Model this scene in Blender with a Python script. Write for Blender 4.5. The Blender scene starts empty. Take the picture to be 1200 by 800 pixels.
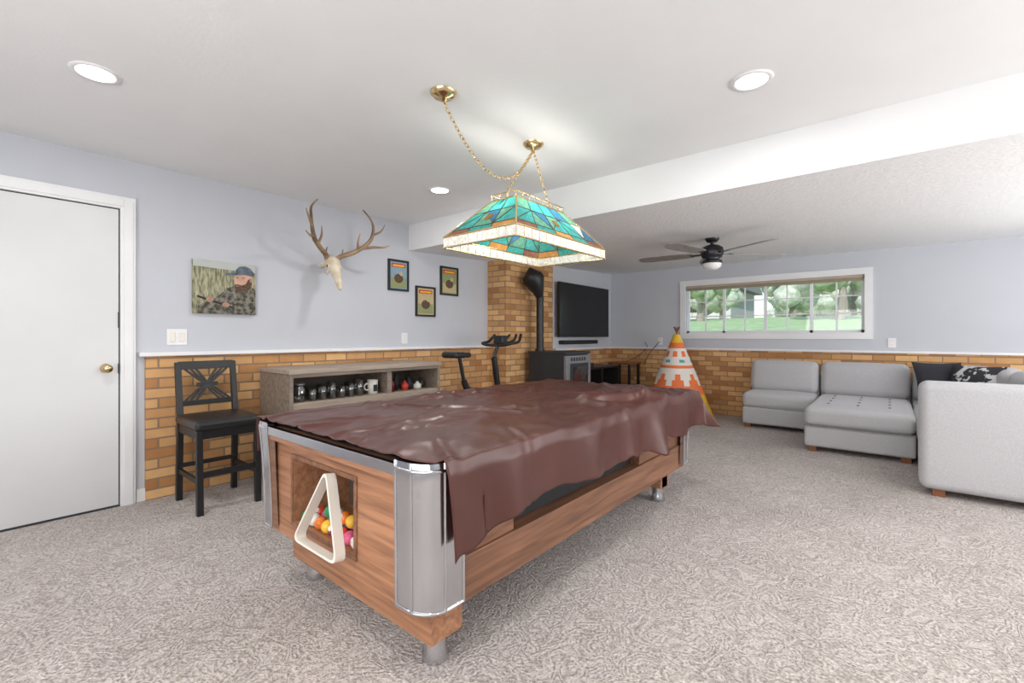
import bpy, math, random
from mathutils import Vector, Matrix, Euler, noise
random.seed(4)
scene = bpy.context.scene
scene.view_settings.view_transform = 'Standard'
scene.view_settings.look = 'None'
scene.view_settings.exposure = 0.0

# ------------------------------------------------------------------ materials
def mat(name, col, rough=0.6, metal=0.0, col2=None, nscale=(1,1,1), nfac=8.0, detail=3, ramp=(0.35,0.65),
        bump=0.0, bscale=60.0, bvec=(1,1,1), spec=0.5, emis=None, estr=0.0, dist=0.0, coat=0.0, sheen=0.0):
    m = bpy.data.materials.new(name); m.use_nodes = True
    nt = m.node_tree; N = nt.nodes; L = nt.links
    b = N['Principled BSDF']
    b.inputs['Base Color'].default_value = (*col, 1)
    b.inputs['Roughness'].default_value = rough
    b.inputs['Metallic'].default_value = metal
    b.inputs['Specular IOR Level'].default_value = spec
    b.inputs['Coat Weight'].default_value = coat
    b.inputs['Sheen Weight'].default_value = sheen
    if emis:
        b.inputs['Emission Color'].default_value = (*emis, 1)
        b.inputs['Emission Strength'].default_value = estr
    geo = N.new('ShaderNodeNewGeometry')
    if col2 is None:
        col2 = tuple(c*0.93 for c in col)
    mp = N.new('ShaderNodeMapping'); mp.inputs['Scale'].default_value = nscale
    L.new(geo.outputs['Position'], mp.inputs['Vector'])
    nz = N.new('ShaderNodeTexNoise'); nz.inputs['Scale'].default_value = nfac
    nz.inputs['Detail'].default_value = detail; nz.inputs['Distortion'].default_value = dist
    L.new(mp.outputs[0], nz.inputs['Vector'])
    cr = N.new('ShaderNodeValToRGB')
    cr.color_ramp.elements[0].position = ramp[0]; cr.color_ramp.elements[0].color = (*col, 1)
    cr.color_ramp.elements[1].position = ramp[1]; cr.color_ramp.elements[1].color = (*col2, 1)
    L.new(nz.outputs['Fac'], cr.inputs[0]); L.new(cr.outputs[0], b.inputs['Base Color'])
    if bump > 0:
        mp2 = N.new('ShaderNodeMapping'); mp2.inputs['Scale'].default_value = bvec
        L.new(geo.outputs['Position'], mp2.inputs['Vector'])
        n2 = N.new('ShaderNodeTexNoise'); n2.inputs['Scale'].default_value = bscale
        n2.inputs['Detail'].default_value = 3; n2.inputs['Distortion'].default_value = dist
        L.new(mp2.outputs[0], n2.inputs['Vector'])
        bp = N.new('ShaderNodeBump'); bp.inputs['Strength'].default_value = bump
        bp.inputs['Distance'].default_value = 0.01
        L.new(n2.outputs['Fac'], bp.inputs['Height']); L.new(bp.outputs[0], b.inputs['Normal'])
    return m

def carpet_mat():
    m = bpy.data.materials.new('loop_carpet'); m.use_nodes = True
    nt = m.node_tree; N = nt.nodes; L = nt.links; b = N['Principled BSDF']
    b.inputs['Roughness'].default_value = 0.98; b.inputs['Specular IOR Level'].default_value = 0.1
    geo = N.new('ShaderNodeNewGeometry')
    def nz(sc, det, dist):
        n = N.new('ShaderNodeTexNoise'); n.inputs['Scale'].default_value = sc
        n.inputs['Detail'].default_value = det; n.inputs['Distortion'].default_value = dist
        L.new(geo.outputs['Position'], n.inputs['Vector']); return n
    base = nz(7, 1, 1.4)
    mul = N.new('ShaderNodeMath'); mul.operation = 'MULTIPLY'; mul.inputs[1].default_value = 50
    sn = N.new('ShaderNodeMath'); sn.operation = 'SINE'
    L.new(base.outputs['Fac'], mul.inputs[0]); L.new(mul.outputs[0], sn.inputs[0])
    fine = nz(95, 3, 0.5); big = nz(1.3, 2, 0.3)
    a1 = N.new('ShaderNodeMath'); a1.operation = 'MULTIPLY_ADD'; a1.inputs[1].default_value = 0.095
    L.new(sn.outputs[0], a1.inputs[0]); L.new(fine.outputs['Fac'], a1.inputs[2])
    a2 = N.new('ShaderNodeMath'); a2.operation = 'MULTIPLY_ADD'; a2.inputs[1].default_value = 0.25
    L.new(big.outputs['Fac'], a2.inputs[0]); L.new(a1.outputs[0], a2.inputs[2])
    cr = N.new('ShaderNodeValToRGB')
    cr.color_ramp.elements[0].position = .40; cr.color_ramp.elements[0].color = (.325,.282,.262,1)
    cr.color_ramp.elements[1].position = .86; cr.color_ramp.elements[1].color = (.72,.665,.635,1)
    L.new(a2.outputs[0], cr.inputs[0]); L.new(cr.outputs[0], b.inputs['Base Color'])
    bp = N.new('ShaderNodeBump'); bp.inputs['Strength'].default_value = .9; bp.inputs['Distance'].default_value = .014
    L.new(a1.outputs[0], bp.inputs['Height']); L.new(bp.outputs[0], b.inputs['Normal'])
    return m

def brick_mat():
    m = bpy.data.materials.new('yellow_brick'); m.use_nodes = True
    nt = m.node_tree; N = nt.nodes; L = nt.links; b = N['Principled BSDF']
    b.inputs['Roughness'].default_value = 0.75
    geo = N.new('ShaderNodeNewGeometry'); sp = N.new('ShaderNodeSeparateXYZ')
    L.new(geo.outputs['Position'], sp.inputs[0])
    ad = N.new('ShaderNodeMath'); ad.operation = 'ADD'
    L.new(sp.outputs[0], ad.inputs[0]); L.new(sp.outputs[1], ad.inputs[1])
    cb = N.new('ShaderNodeCombineXYZ'); L.new(ad.outputs[0], cb.inputs[0]); L.new(sp.outputs[2], cb.inputs[1])
    br = N.new('ShaderNodeTexBrick')
    br.inputs['Scale'].default_value = 1.0
    br.inputs['Color1'].default_value = (0.50, 0.225, 0.075, 1)
    br.inputs['Color2'].default_value = (0.92, 0.56, 0.25, 1)
    br.inputs['Mortar'].default_value = (0.36, 0.23, 0.15, 1)
    br.inputs['Mortar Size'].default_value = 0.007
    br.inputs['Mortar Smooth'].default_value = 0.3
    br.inputs['Brick Width'].default_value = 0.215
    br.inputs['Row Height'].default_value = 0.0735
    L.new(cb.outputs[0], br.inputs['Vector'])
    nz = N.new('ShaderNodeTexNoise'); nz.inputs['Scale'].default_value = 14; nz.inputs['Detail'].default_value = 4
    L.new(geo.outputs['Position'], nz.inputs['Vector'])
    mx = N.new('ShaderNodeMix'); mx.data_type = 'RGBA'; mx.blend_type = 'MULTIPLY'
    mx.inputs[0].default_value = 0.25
    L.new(br.outputs['Color'], mx.inputs[6]); L.new(nz.outputs['Fac'], mx.inputs[7])
    L.new(mx.outputs[2], b.inputs['Base Color'])
    bp = N.new('ShaderNodeBump'); bp.inputs['Strength'].default_value = 0.6; bp.inputs['Distance'].default_value = 0.008
    bp.invert = True
    L.new(br.outputs['Fac'], bp.inputs['Height']); L.new(bp.outputs[0], b.inputs['Normal'])
    return m

def stained(name, col):
    m = bpy.data.materials.new(name); m.use_nodes = True
    nt = m.node_tree; N = nt.nodes; L = nt.links
    N.remove(N['Principled BSDF']); out = N['Material Output']
    geo = N.new('ShaderNodeNewGeometry')
    nz = N.new('ShaderNodeTexNoise'); nz.inputs['Scale'].default_value = 25; nz.inputs['Distortion'].default_value = 2
    L.new(geo.outputs['Position'], nz.inputs['Vector'])
    cr = N.new('ShaderNodeValToRGB')
    cr.color_ramp.elements[0].position = .35; cr.color_ramp.elements[1].position = .7
    cr.color_ramp.elements[0].color = (*[c*0.8 for c in col], 1)
    cr.color_ramp.elements[1].color = (*[min(1, c*1.15+0.04) for c in col], 1)
    L.new(nz.outputs['Fac'], cr.inputs[0])
    t = N.new('ShaderNodeBsdfTranslucent'); d = N.new('ShaderNodeBsdfDiffuse'); g = N.new('ShaderNodeBsdfGlossy')
    g.inputs['Roughness'].default_value = 0.12
    L.new(cr.outputs[0], t.inputs[0]); L.new(cr.outputs[0], d.inputs[0])
    a = N.new('ShaderNodeMixShader'); a.inputs[0].default_value = 0.5
    L.new(t.outputs[0], a.inputs[1]); L.new(d.outputs[0], a.inputs[2])
    c = N.new('ShaderNodeMixShader'); c.inputs[0].default_value = 0.08
    L.new(a.outputs[0], c.inputs[1]); L.new(g.outputs[0], c.inputs[2]); L.new(c.outputs[0], out.inputs[0])
    return m

def glass_mat(name, tint=(1,1,1), gl=0.06):
    m = bpy.data.materials.new(name); m.use_nodes = True
    nt = m.node_tree; N = nt.nodes; L = nt.links
    N.remove(N['Principled BSDF']); out = N['Material Output']
    t = N.new('ShaderNodeBsdfTransparent'); t.inputs[0].default_value = (*tint, 1)
    g = N.new('ShaderNodeBsdfGlossy'); g.inputs['Roughness'].default_value = 0.03
    c = N.new('ShaderNodeMixShader'); c.inputs[0].default_value = gl
    L.new(t.outputs[0], c.inputs[1]); L.new(g.outputs[0], c.inputs[2]); L.new(c.outputs[0], out.inputs[0])
    return m

M = {}
M['wall'] = mat('wall_paint', (0.57,0.588,0.635), 0.85, col2=(0.555,0.573,0.618), nfac=2, bump=0.08, bscale=120)
M['ceil'] = mat('ceiling_paint', (0.87,0.872,0.875), 0.9, col2=(0.85,0.852,0.855), nfac=3, bump=0.08, bscale=60)
M['ceil2'] = mat('ceiling_texture', (0.88,0.882,0.885), 0.8, col2=(0.84,0.843,0.85), nfac=30, bump=0.4, bscale=45)
M['carpet'] = carpet_mat()
M['white'] = mat('white_trim', (0.85,0.85,0.86), 0.45, nfac=2)
M['door'] = mat('door_paint', (0.72,0.725,0.735), 0.45, nfac=1.5)
M['brick'] = brick_mat()
M['brass'] = mat('brass', (0.74,0.57,0.30), 0.22, 1.0)
M['chrome'] = mat('brushed_chrome', (0.62,0.63,0.66), 0.17, 1.0, col2=(0.56,0.57,0.60), nscale=(1,1,1), nfac=5)
M['black'] = mat('black_paint', (0.012,0.012,0.013), 0.4, nfac=5)
M['blackm'] = mat('black_matte', (0.02,0.02,0.022), 0.7)
M['seatb'] = mat('black_vinyl', (0.015,0.015,0.016), 0.35, bump=0.1, bscale=80)
M['screen'] = mat('tv_screen', (0.004,0.004,0.005), 0.18)
M['iron'] = mat('stove_iron', (0.03,0.032,0.038), 0.5, bump=0.1, bscale=150)
M['steel'] = mat('stove_front', (0.33,0.35,0.38), 0.35, 0.6)
M['sglass'] = mat('stove_glass', (0.015,0.016,0.02), 0.08)
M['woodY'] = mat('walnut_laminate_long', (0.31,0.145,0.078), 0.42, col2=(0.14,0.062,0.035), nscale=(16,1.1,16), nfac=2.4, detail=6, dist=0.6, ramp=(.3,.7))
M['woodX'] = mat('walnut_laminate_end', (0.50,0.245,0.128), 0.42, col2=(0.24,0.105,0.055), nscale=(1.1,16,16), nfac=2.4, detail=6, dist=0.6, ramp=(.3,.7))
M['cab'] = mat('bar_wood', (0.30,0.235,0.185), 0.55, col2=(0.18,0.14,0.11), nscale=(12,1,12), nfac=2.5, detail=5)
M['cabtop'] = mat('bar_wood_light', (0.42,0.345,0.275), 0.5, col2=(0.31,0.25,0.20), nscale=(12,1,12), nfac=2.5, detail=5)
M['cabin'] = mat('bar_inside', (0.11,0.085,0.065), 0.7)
M['vinyl'] = mat('brown_vinyl_cover', (0.092,0.029,0.022), 0.34, col2=(0.074,0.023,0.017), nfac=3, bump=0.12, bscale=9, spec=0.45)
M['sofa'] = mat('sofa_grey', (0.53,0.525,0.54), 0.95, col2=(0.46,0.455,0.47), nfac=120, bump=0.2, bscale=250, sheen=0.2)
M['sofad'] = mat('sofa_seam', (0.25,0.245,0.255), 0.95)
M['foot'] = mat('wood_foot', (0.22,0.08,0.03), 0.4)
M['bone'] = mat('bone', (0.80,0.72,0.58), 0.6, col2=(0.62,0.52,0.38), nfac=14)
M['antler'] = mat('antler', (0.17,0.10,0.055), 0.55, col2=(0.38,0.26,0.16), nfac=9, bump=0.3, bscale=80)
M['blade'] = mat('fan_blade', (0.30,0.28,0.27), 0.45, col2=(0.2,0.185,0.175), nscale=(3,3,3), nfac=6)
M['gun'] = mat('gunmetal', (0.05,0.05,0.055), 0.35, 0.7)
M['frost'] = mat('frosted_glass', (0.9,0.9,0.88), 0.4)
M['light'] = mat('lamp_glow', (1,1,1), 0.5, emis=(1,0.97,0.93), estr=7)
M['bulb'] = mat('bulb_glow', (1,1,1), 0.5, emis=(1,0.95,0.86), estr=14)
M['teal'] = stained('glass_teal', (0.05,0.43,0.40))
M['tgreen'] = stained('glass_green', (0.14,0.40,0.28))
M['opal'] = stained('glass_opal', (0.80,0.88,0.80))
M['amber'] = stained('glass_amber', (0.75,0.36,0.10))
M['blue'] = stained('glass_blue', (0.04,0.20,0.36))
M['rbrown'] = stained('glass_brown', (0.34,0.14,0.09))
M['bevelg'] = stained('glass_bevel', (0.84,0.84,0.82))
M['lead'] = mat('lead_came', (0.12,0.09,0.06), 0.4, 0.7)
M['winglass'] = glass_mat('window_glass', (0.97,0.99,0.98), 0.04)
M['cup'] = glass_mat('drinking_glass', (0.85,0.88,0.9), 0.22)
M['cream'] = mat('cream_plastic', (0.82,0.78,0.70), 0.35)
M['grass'] = mat('lawn', (0.24,0.36,0.15), 0.9, col2=(0.36,0.46,0.24), nfac=3)
M['leaf'] = mat('foliage', (0.22,0.29,0.16), 0.8, col2=(0.42,0.48,0.33), nfac=5)
M['leaf2'] = mat('foliage_light', (0.34,0.38,0.28), 0.8, col2=(0.6,0.62,0.52), nfac=5)
M['bark'] = mat('bark', (0.28,0.24,0.20), 0.9)
M['blind'] = mat('blind', (0.48,0.40,0.30), 0.6)
M['siding'] = mat('siding', (0.50,0.49,0.46), 0.7)
M['roof'] = mat('roof', (0.30,0.27,0.25), 0.9)
def flat(n, c, r=0.5): 
    M[n] = mat(n, c, r); return M[n]
for n, c in dict(p_grass=(0.20,0.19,0.10), p_sky=(0.50,0.53,0.50),
                 paper1=(0.55,0.45,0.25), paper2=(0.25,0.38,0.45), paper3=(0.30,0.33,0.15), red=(0.65,0.06,0.04), yellow=(0.9,0.55,0.05),
                 orange=(0.85,0.22,0.03), green=(0.03,0.3,0.12), maroon=(0.25,0.02,0.04), pink=(0.75,0.12,0.25), ballw=(0.85,0.83,0.75),
                 tp_white=(0.85,0.80,0.73), tp_orange=(0.88,0.20,0.06), tp_teal=(0.10,0.42,0.45), purple=(0.15,0.04,0.3), bluep=(0.04,0.10,0.45)).items():
    flat(n, c, 0.25 if n in ('red','yellow','orange','green','maroon','pink','ballw') else 0.7)
M['p_back'] = mat('print_meadow', (0.46,0.44,0.30), 0.8, col2=(0.13,0.13,0.07), nscale=(1,8,1.5), nfac=12, detail=5)
M['p_camo'] = mat('print_camo', (0.05,0.048,0.04), 0.8, col2=(0.24,0.22,0.175), nfac=30, ramp=(.42,.60), detail=6)
M['p_skin'] = mat('print_skin', (0.66,0.42,0.31), 0.8, col2=(0.52,0.31,0.22), nfac=14, ramp=(.3,.7))
M['p_hand'] = mat('print_skin_dark', (0.48,0.28,0.20), 0.8, col2=(0.38,0.22,0.15), nfac=30)
M['p_beard'] = mat('print_beard', (0.07,0.04,0.025), 0.8, col2=(0.16,0.095,0.06), nfac=70, detail=5)
M['p_cap'] = mat('print_cap', (0.06,0.08,0.11), 0.8, col2=(0.15,0.18,0.22), nfac=22, detail=4)

# ------------------------------------------------------------------ builder
class B:
    def __init__(s, name):
        s.name = name; s.v = []; s.f = []; s.mi = []; s.sm = []; s.mats = []
    def _m(s, m):
        if isinstance(m, str): m = M[m]
        if m not in s.mats: s.mats.append(m)
        return s.mats.index(m)
    def add(s, vs, fs, m, smooth=False, X=None):
        o = len(s.v); i = s._m(m)
        for p in vs:
            p = Vector(p)
            if X is not None: p = X @ p
            s.v.append(p)
        for f in fs:
            s.f.append([o+k for k in f]); s.mi.append(i); s.sm.append(smooth)
    def box(s, lo, hi, m, X=None):
        x0,y0,z0 = lo; x1,y1,z1 = hi
        s.add([(x0,y0,z0),(x1,y0,z0),(x1,y1,z0),(x0,y1,z0),(x0,y0,z1),(x1,y0,z1),(x1,y1,z1),(x0,y1,z1)],
              [(0,3,2,1),(4,5,6,7),(0,1,5,4),(1,2,6,5),(2,3,7,6),(3,0,4,7)], m, False, X)
    def hexa(s, b4, t4, m):
        s.add(list(b4)+list(t4), [(0,3,2,1),(4,5,6,7),(0,1,5,4),(1,2,6,5),(2,3,7,6),(3,0,4,7)], m)
    def rbox(s, lo, hi, r, m, puff=(0,0,0), X=None, n=4, inner=4):
        c = [(a+b)/2 for a,b in zip(lo,hi)]; h = [abs(b-a)/2 for a,b in zip(lo,hi)]
        r = min(r, min(h)*0.98)
        ax = []
        for k in range(3):
            a = []
            hh = h[k]; ii = hh-r
            for i in range(n): a.append(-hh + r*i/n)
            for i in range(inner+1): a.append(-ii + 2*ii*i/inner)
            for i in range(1, n+1): a.append(ii + r*i/n)
            ax.append(a)
        vs = {}; V = []; F = []
        L = len(ax[0])
        def vid(i,j,k):
            if (i,j,k) in vs: return vs[(i,j,k)]
            p = Vector((ax[0][i],ax[1][j],ax[2][k]))
            q = Vector([max(-(h[t]-r), min(h[t]-r, p[t])) for t in range(3)])
            d = p-q
            if d.length > 1e-9:
                mx = max(abs(d[0]),abs(d[1]),abs(d[2]))
                d2 = Vector([math.tan(dd/r*math.pi/4) if r>0 else 0 for dd in d])
                d = d2.normalized()*r*(mx/r)
            p2 = q+d
            u = [p2[t]/h[t] for t in range(3)]
            for t in range(3):
                o1,o2 = [w for w in range(3) if w!=t]
                p2[t] += u[t]*puff[t]*max(0,(1-u[o1]**2))*max(0,(1-u[o2]**2))
            V.append(p2+Vector(c)); vs[(i,j,k)] = len(V)-1
            return vs[(i,j,k)]
        for a in range(L-1):
            for b in range(L-1):
                e = L-1
                F.append((vid(a,b,0),vid(a,b+1,0),vid(a+1,b+1,0),vid(a+1,b,0)))
                F.append((vid(a,b,e),vid(a+1,b,e),vid(a+1,b+1,e),vid(a,b+1,e)))
                F.append((vid(a,0,b),vid(a+1,0,b),vid(a+1,0,b+1),vid(a,0,b+1)))
                F.append((vid(a,e,b),vid(a,e,b+1),vid(a+1,e,b+1),vid(a+1,e,b)))
                F.append((vid(0,a,b),vid(0,a,b+1),vid(0,a+1,b+1),vid(0,a+1,b)))
                F.append((vid(e,a,b),vid(e,a+1,b),vid(e,a+1,b+1),vid(e,a,b+1)))
        s.add(V, F, m, True, X)
    def tube(s, pts, rad, m, n=10, caps=True, flat=None, X=None):
        pts = [Vector(p) for p in pts]
        if not hasattr(rad, '__len__'): rad = [rad]*len(pts)
        V = []; F = []; prev = None
        for i, p in enumerate(pts):
            if i == 0: t = pts[1]-p
            elif i == len(pts)-1: t = p-pts[i-1]
            else: t = (pts[i+1]-p).normalized()+(p-pts[i-1]).normalized()
            t.normalize()
            if prev is None:
                a = Vector((0,0,1)) if abs(t.z) < 0.9 else Vector((1,0,0))
                u = t.cross(a).normalized()
            else:
                u = (prev - t*prev.dot(t)).normalized()
            prev = u; w = t.cross(u)
            for k in range(n):
                an = 2*math.pi*k/n
                V.append(p + (u*math.cos(an)+w*math.sin(an))*rad[i])
        for i in range(len(pts)-1):
            for k in range(n):
                F.append((i*n+k, i*n+(k+1)%n, (i+1)*n+(k+1)%n, (i+1)*n+k))
        s.add(V, F, m, True, X)
        if caps:
            s.add(V[:n], [tuple(range(n-1,-1,-1))], m, False, X)
            s.add(V[-n:], [tuple(range(n))], m, False, X)
    def lathe(s, c, prof, m, n=24, X=None, smooth=True):
        V = []; F = []
        for r, z in prof:
            for k in range(n):
                a = 2*math.pi*k/n
                V.append((c[0]+r*math.cos(a), c[1]+r*math.sin(a), c[2]+z))
        for i in range(len(prof)-1):
            for k in range(n):
                F.append((i*n+k, i*n+(k+1)%n, (i+1)*n+(k+1)%n, (i+1)*n+k))
        s.add(V, F, m, smooth, X)
    def sphere(s, c, r, m, n=16, X=None):
        if not hasattr(r, '__len__'): r = (r,r,r)
        V = []; F = []; h = n//2
        for i in range(h+1):
            t = math.pi*i/h
            for k in range(n):
                a = 2*math.pi*k/n
                V.append((c[0]+r[0]*math.sin(t)*math.cos(a), c[1]+r[1]*math.sin(t)*math.sin(a), c[2]+r[2]*math.cos(t)))
        for i in range(h):
            for k in range(n):
                F.append((i*n+k, (i+1)*n+k, (i+1)*n+(k+1)%n, i*n+(k+1)%n))
        s.add(V, F, m, True, X)
    def torus(s, X, R, r, m, n=12, k=6, sx=1.0):
        V = []; F = []
        for i in range(n):
            a = 2*math.pi*i/n
            for j in range(k):
                b = 2*math.pi*j/k
                V.append(((R+r*math.cos(b))*math.cos(a)*sx, (R+r*math.cos(b))*math.sin(a), r*math.sin(b)))
        for i in range(n):
            for j in range(k):
                F.append((i*k+j, ((i+1)%n)*k+j, ((i+1)%n)*k+(j+1)%k, i*k+(j+1)%k))
        s.add(V, F, m, True, X)
    def poly(s, pts, m, ext=None):
        n = len(pts); pts = [Vector(p) for p in pts]
        if ext is None:
            s.add(pts, [tuple(range(n))], m)
        else:
            e = Vector(ext)
            s.add(pts+[p+e for p in pts], [tuple(range(n-1,-1,-1)), tuple(range(n,2*n))]+[(i,(i+1)%n,n+(i+1)%n,n+i) for i in range(n)], m)
    def build(s, bevel=0.0, seg=2, origin=None):
        lo = Vector([min(p[i] for p in s.v) for i in range(3)]); hi = Vector([max(p[i] for p in s.v) for i in range(3)])
        o = Vector(((lo.x+hi.x)/2, (lo.y+hi.y)/2, lo.z))
        me = bpy.data.meshes.new(s.name); me.from_pydata([p-o for p in s.v], [], s.f)
        for m in s.mats: me.materials.append(m)
        me.polygons.foreach_set('material_index', s.mi); me.polygons.foreach_set('use_smooth', s.sm)
        me.update()
        import bmesh
        bm = bmesh.new(); bm.from_mesh(me); bmesh.ops.recalc_face_normals(bm, faces=bm.faces); bm.to_mesh(me); bm.free()
        ob = bpy.data.objects.new(s.name, me); ob.location = o
        scene.collection.objects.link(ob)
        if bevel > 0:
            md = ob.modifiers.new('bevel', 'BEVEL'); md.width = bevel; md.segments = seg; md.limit_method = 'ANGLE'; md.angle_limit = math.radians(40)
        return ob

def bez(pts, n=12):
    P = [Vector(p) for p in pts]; P = [P[0]*2-P[1]]+P+[P[-1]*2-P[-2]]
    out = []
    for i in range(1, len(P)-2):
        for k in range(n):
            t = k/n
            out.append(0.5*((2*P[i])+(-P[i-1]+P[i+1])*t+(2*P[i-1]-5*P[i]+4*P[i+1]-P[i+2])*t*t+(-P[i-1]+3*P[i]-3*P[i+1]+P[i+2])*t**3))
    out.append(P[-2]); return out
def lerp(a, b, t): return a+(b-a)*t

# ------------------------------------------------------------------ room
WL = -4.17; WA = -3.84; WB = 7.4; YC = 4.51; YD = 5.57; WR = 2.7; WF = -2.0
RZ = 1.075; RZB = 1.01
b = B('floor'); b.box((WL-.1,WF-.1,-.1),(WR+.1,WB+.1,0),'carpet'); b.build()
b = B('wall_left'); b.box((WL-.1,WF-.1,0),(WL,YC,2.5),'wall'); b.build()
b = B('wall_chimney'); b.box((WL-.1,YC,0),(WA,YD,2.5),'brick'); b.build()
b = B('wall_alcove'); b.box((WL-.1,YD,0),(WA,WB+.1,2.5),'wall'); b.build()
wx0,wx1,wz0,wz1 = -2.52,-0.25,1.24,1.99
b = B('wall_back')
b.box((WA,WB,0),(wx0,WB+.15,2.5),'wall'); b.box((wx1,WB,0),(WR+.1,WB+.15,2.5),'wall')
b.box((wx0,WB,0),(wx1,WB+.15,wz0),'wall'); b.box((wx0,WB,wz1),(wx1,WB+.15,2.5),'wall'); b.build()
b = B('wall_right'); b.box((WR,WF-.1,0),(WR+.1,WB+.1,2.5),'wall'); b.build()
b = B('wall_front'); b.box((WL,WF-.1,0),(WR,WF,2.5),'wall'); b.build()
b = B('ceiling'); b.box((WL-.1,WF-.1,2.44),(WR+.1,3.2,2.56),'ceil'); b.build()
b = B('ceiling_soffit')
pr = [(3.2,2.56),(3.2,2.155),(WB+.1,2.298),(WB+.1,2.56)]
x0,x1 = WL-.1, WR+.1
V = [(x0,y,z) for y,z in pr]+[(x1,y,z) for y,z in pr]
b.add(V,[(0,1,5,4)],'ceil'); b.add(V,[(1,2,6,5)],'ceil2'); b.add(V,[(2,3,7,6),(3,0,4,7),(0,3,2,1),(4,5,6,7)],'ceil'); b.build()
b = B('trim_1'); b.box((WL,.84,0),(WL+.03,YC,RZ-.03),'brick'); b.build()
b = B('trim_2'); b.box((WA,YD,0),(WA+.03,WB,RZB-.03),'brick'); b.build()
b = B('trim_3'); b.box((WA+.03,WB-.03,0),(WR,WB,RZB-.03),'brick'); b.build()
b = B('trim_4'); b.box((WL,.80,RZ-.03),(WL+.065,YC,RZ),'white'); b.build(0.004)
b = B('trim_5'); b.box((WA,YD,RZB-.03),(WA+.06,WB,RZB),'white'); b.build(0.004)
b = B('trim_6'); b.box((WA+.06,WB-.06,RZB-.03),(WR,WB,RZB),'white'); b.build(0.004)
b = B('baseboard_left'); b.box((WL,.79,0),(WL+.015,.84,.09),'white'); b.build()
# door
b = B('door_1'); b.box((WL+.002,-.132,.012),(WL+.014,.692,2.077),'door')
b.box((WL+.001,-.14,.0),(WL+.005,.70,2.085),'gun')
b.box((WL+.001,-.14,.0),(WL+.016,.70,.014),'iron')
b.lathe((0,0,0),[(0,0),(.032,0),(.032,.008),(.012,.012),(.011,.04),(.026,.048),(.03,.062),(.026,.076),(0,.08)],'brass',20,
        Matrix.Translation((WL+.013,.625,.97))@Matrix.Rotation(math.pi/2,4,'Y'))
b.box((WL+.005,.688,1.25),(WL+.018,.698,1.36),'gun'); b.box((WL+.005,.688,.93),(WL+.018,.698,1.0),'gun')
b.build()
b = B('trim_7')
b.box((WL,.70,0),(WL+.03,.785,2.17),'white'); b.box((WL,-.225,0),(WL+.03,-.14,2.17),'white'); b.box((WL,-.14,2.085),(WL+.03,.70,2.17),'white')
b.box((WL+.03,.718,0),(WL+.038,.77,2.14),'white'); b.box((WL+.03,-.14,2.1),(WL+.038,.718,2.155),'white'); b.build(0.003)
b = B('light_switch'); b.box((WL,.97,1.125),(WL+.008,1.10,1.245),'white')
for yy in (1.005,1.065): b.box((WL+.008,yy-.018,1.15),(WL+.013,yy+.018,1.22),'cream')
b.build(0.003)
def outlet(lo, hi, ax):
    b = B('wall_outlet'); b.box(lo, hi, 'white')
    c = [(p+q)/2 for p,q in zip(lo,hi)]
    for dz in (-.025,.025):
        if ax == 'x': b.box((hi[0],c[1]-.016,c[2]+dz-.014),(hi[0]+.003,c[1]+.016,c[2]+dz+.014),'cream')
        else: b.box((c[0]-.016,lo[1]-.003,c[2]+dz-.014),(c[0]+.016,lo[1],c[2]+dz+.014),'cream')
    b.build(0.002)
outlet((WL,3.1,1.11),(WL+.008,3.18,1.23),'x'); outlet((-.02,WB-.008,1.05),(.06,WB,1.17),'y'); outlet((-2.98,WB-.008,1.05),(-2.9,WB,1.17),'y')
# window
b = B('window_1')
t = .085
b.box((wx0-t,WB-.02,wz0-t),(wx1+t,WB+.0,wz0),'white'); b.box((wx0-t,WB-.02,wz1),(wx1+t,WB,wz1+t),'white')
b.box((wx0-t,WB-.02,wz0),(wx0,WB,wz1),'white'); b.box((wx1,WB-.02,wz0),(wx1+t,WB,wz1),'white')
yf = WB+.06
f = .035
b.box((wx0,yf,wz0),(wx1,yf+.05,wz0+f),'white'); b.box((wx0,yf,wz1-f),(wx1,yf+.05,wz1),'white')
for x in (wx0, wx1-f, -1.98, -.85): b.box((x,yf,wz0),(x+f,yf+.05,wz1),'white')
secs = [(wx0+f,-1.98,2),(-1.945,-.85,4),(-.815,wx1-f,2)]
for a,c,n in secs:
    for i in range(1,n):
        x = lerp(a,c,i/n); w = .02 if (n==4 and i==2) else .009
        b.box((x-w,yf+.01,wz0+f),(x+w,yf+.035,wz1-f),'white')
for i in (1,2):
    z = lerp(wz0+f,wz1-f,i/3); b.box((wx0,yf+.012,z-.008),(wx1,yf+.033,z+.008),'white')
b.box((wx0+.01,yf+.04,wz0+.01),(wx1-.01,yf+.043,wz1-.01),'winglass')
b.build()
b = B('window_blind')
b.box((wx0+.01,WB+.005,wz1-.035),(wx1-.01,WB+.05,wz1),'blind')
for i in range(5): b.box((wx0+.015,WB+.008,wz1-.043-i*.008),(wx1-.015,WB+.048,wz1-.038-i*.008),'blind')
b.tube([(wx0+.1,WB+.003,wz1-.03),(wx0+.1,WB+.003,wz1-.5)],.003,'blind',6); b.build()

# ------------------------------------------------------------------ ceiling downlights
DL = 9
def downlight(x, y, w=DL, z=2.44):
    b = B('recessed_downlight')
    b.lathe((x,y,z),[(.07,-.004),(.075,-.006),(.092,-.008),(.096,0)],'white',32)
    b.lathe((x,y,z),[(0,-.005),(.075,-.005)],'light',32); b.build()
    l = bpy.data.lights.new('downlight','AREA'); l.shape='DISK'; l.size=.14; l.energy=w; l.color=(1,.975,.95)
    o = bpy.data.objects.new('downlight_lamp', l); o.location=(x,y,z-.012); scene.collection.objects.link(o)
for x,y in ((-2.9,.4),(-.52,2.46),(-2.96,2.6),(-.52,.4),(1.6,.4),(1.6,2.46),(-2.9,-1.2),(-.52,-1.2)): downlight(x,y)

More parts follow.
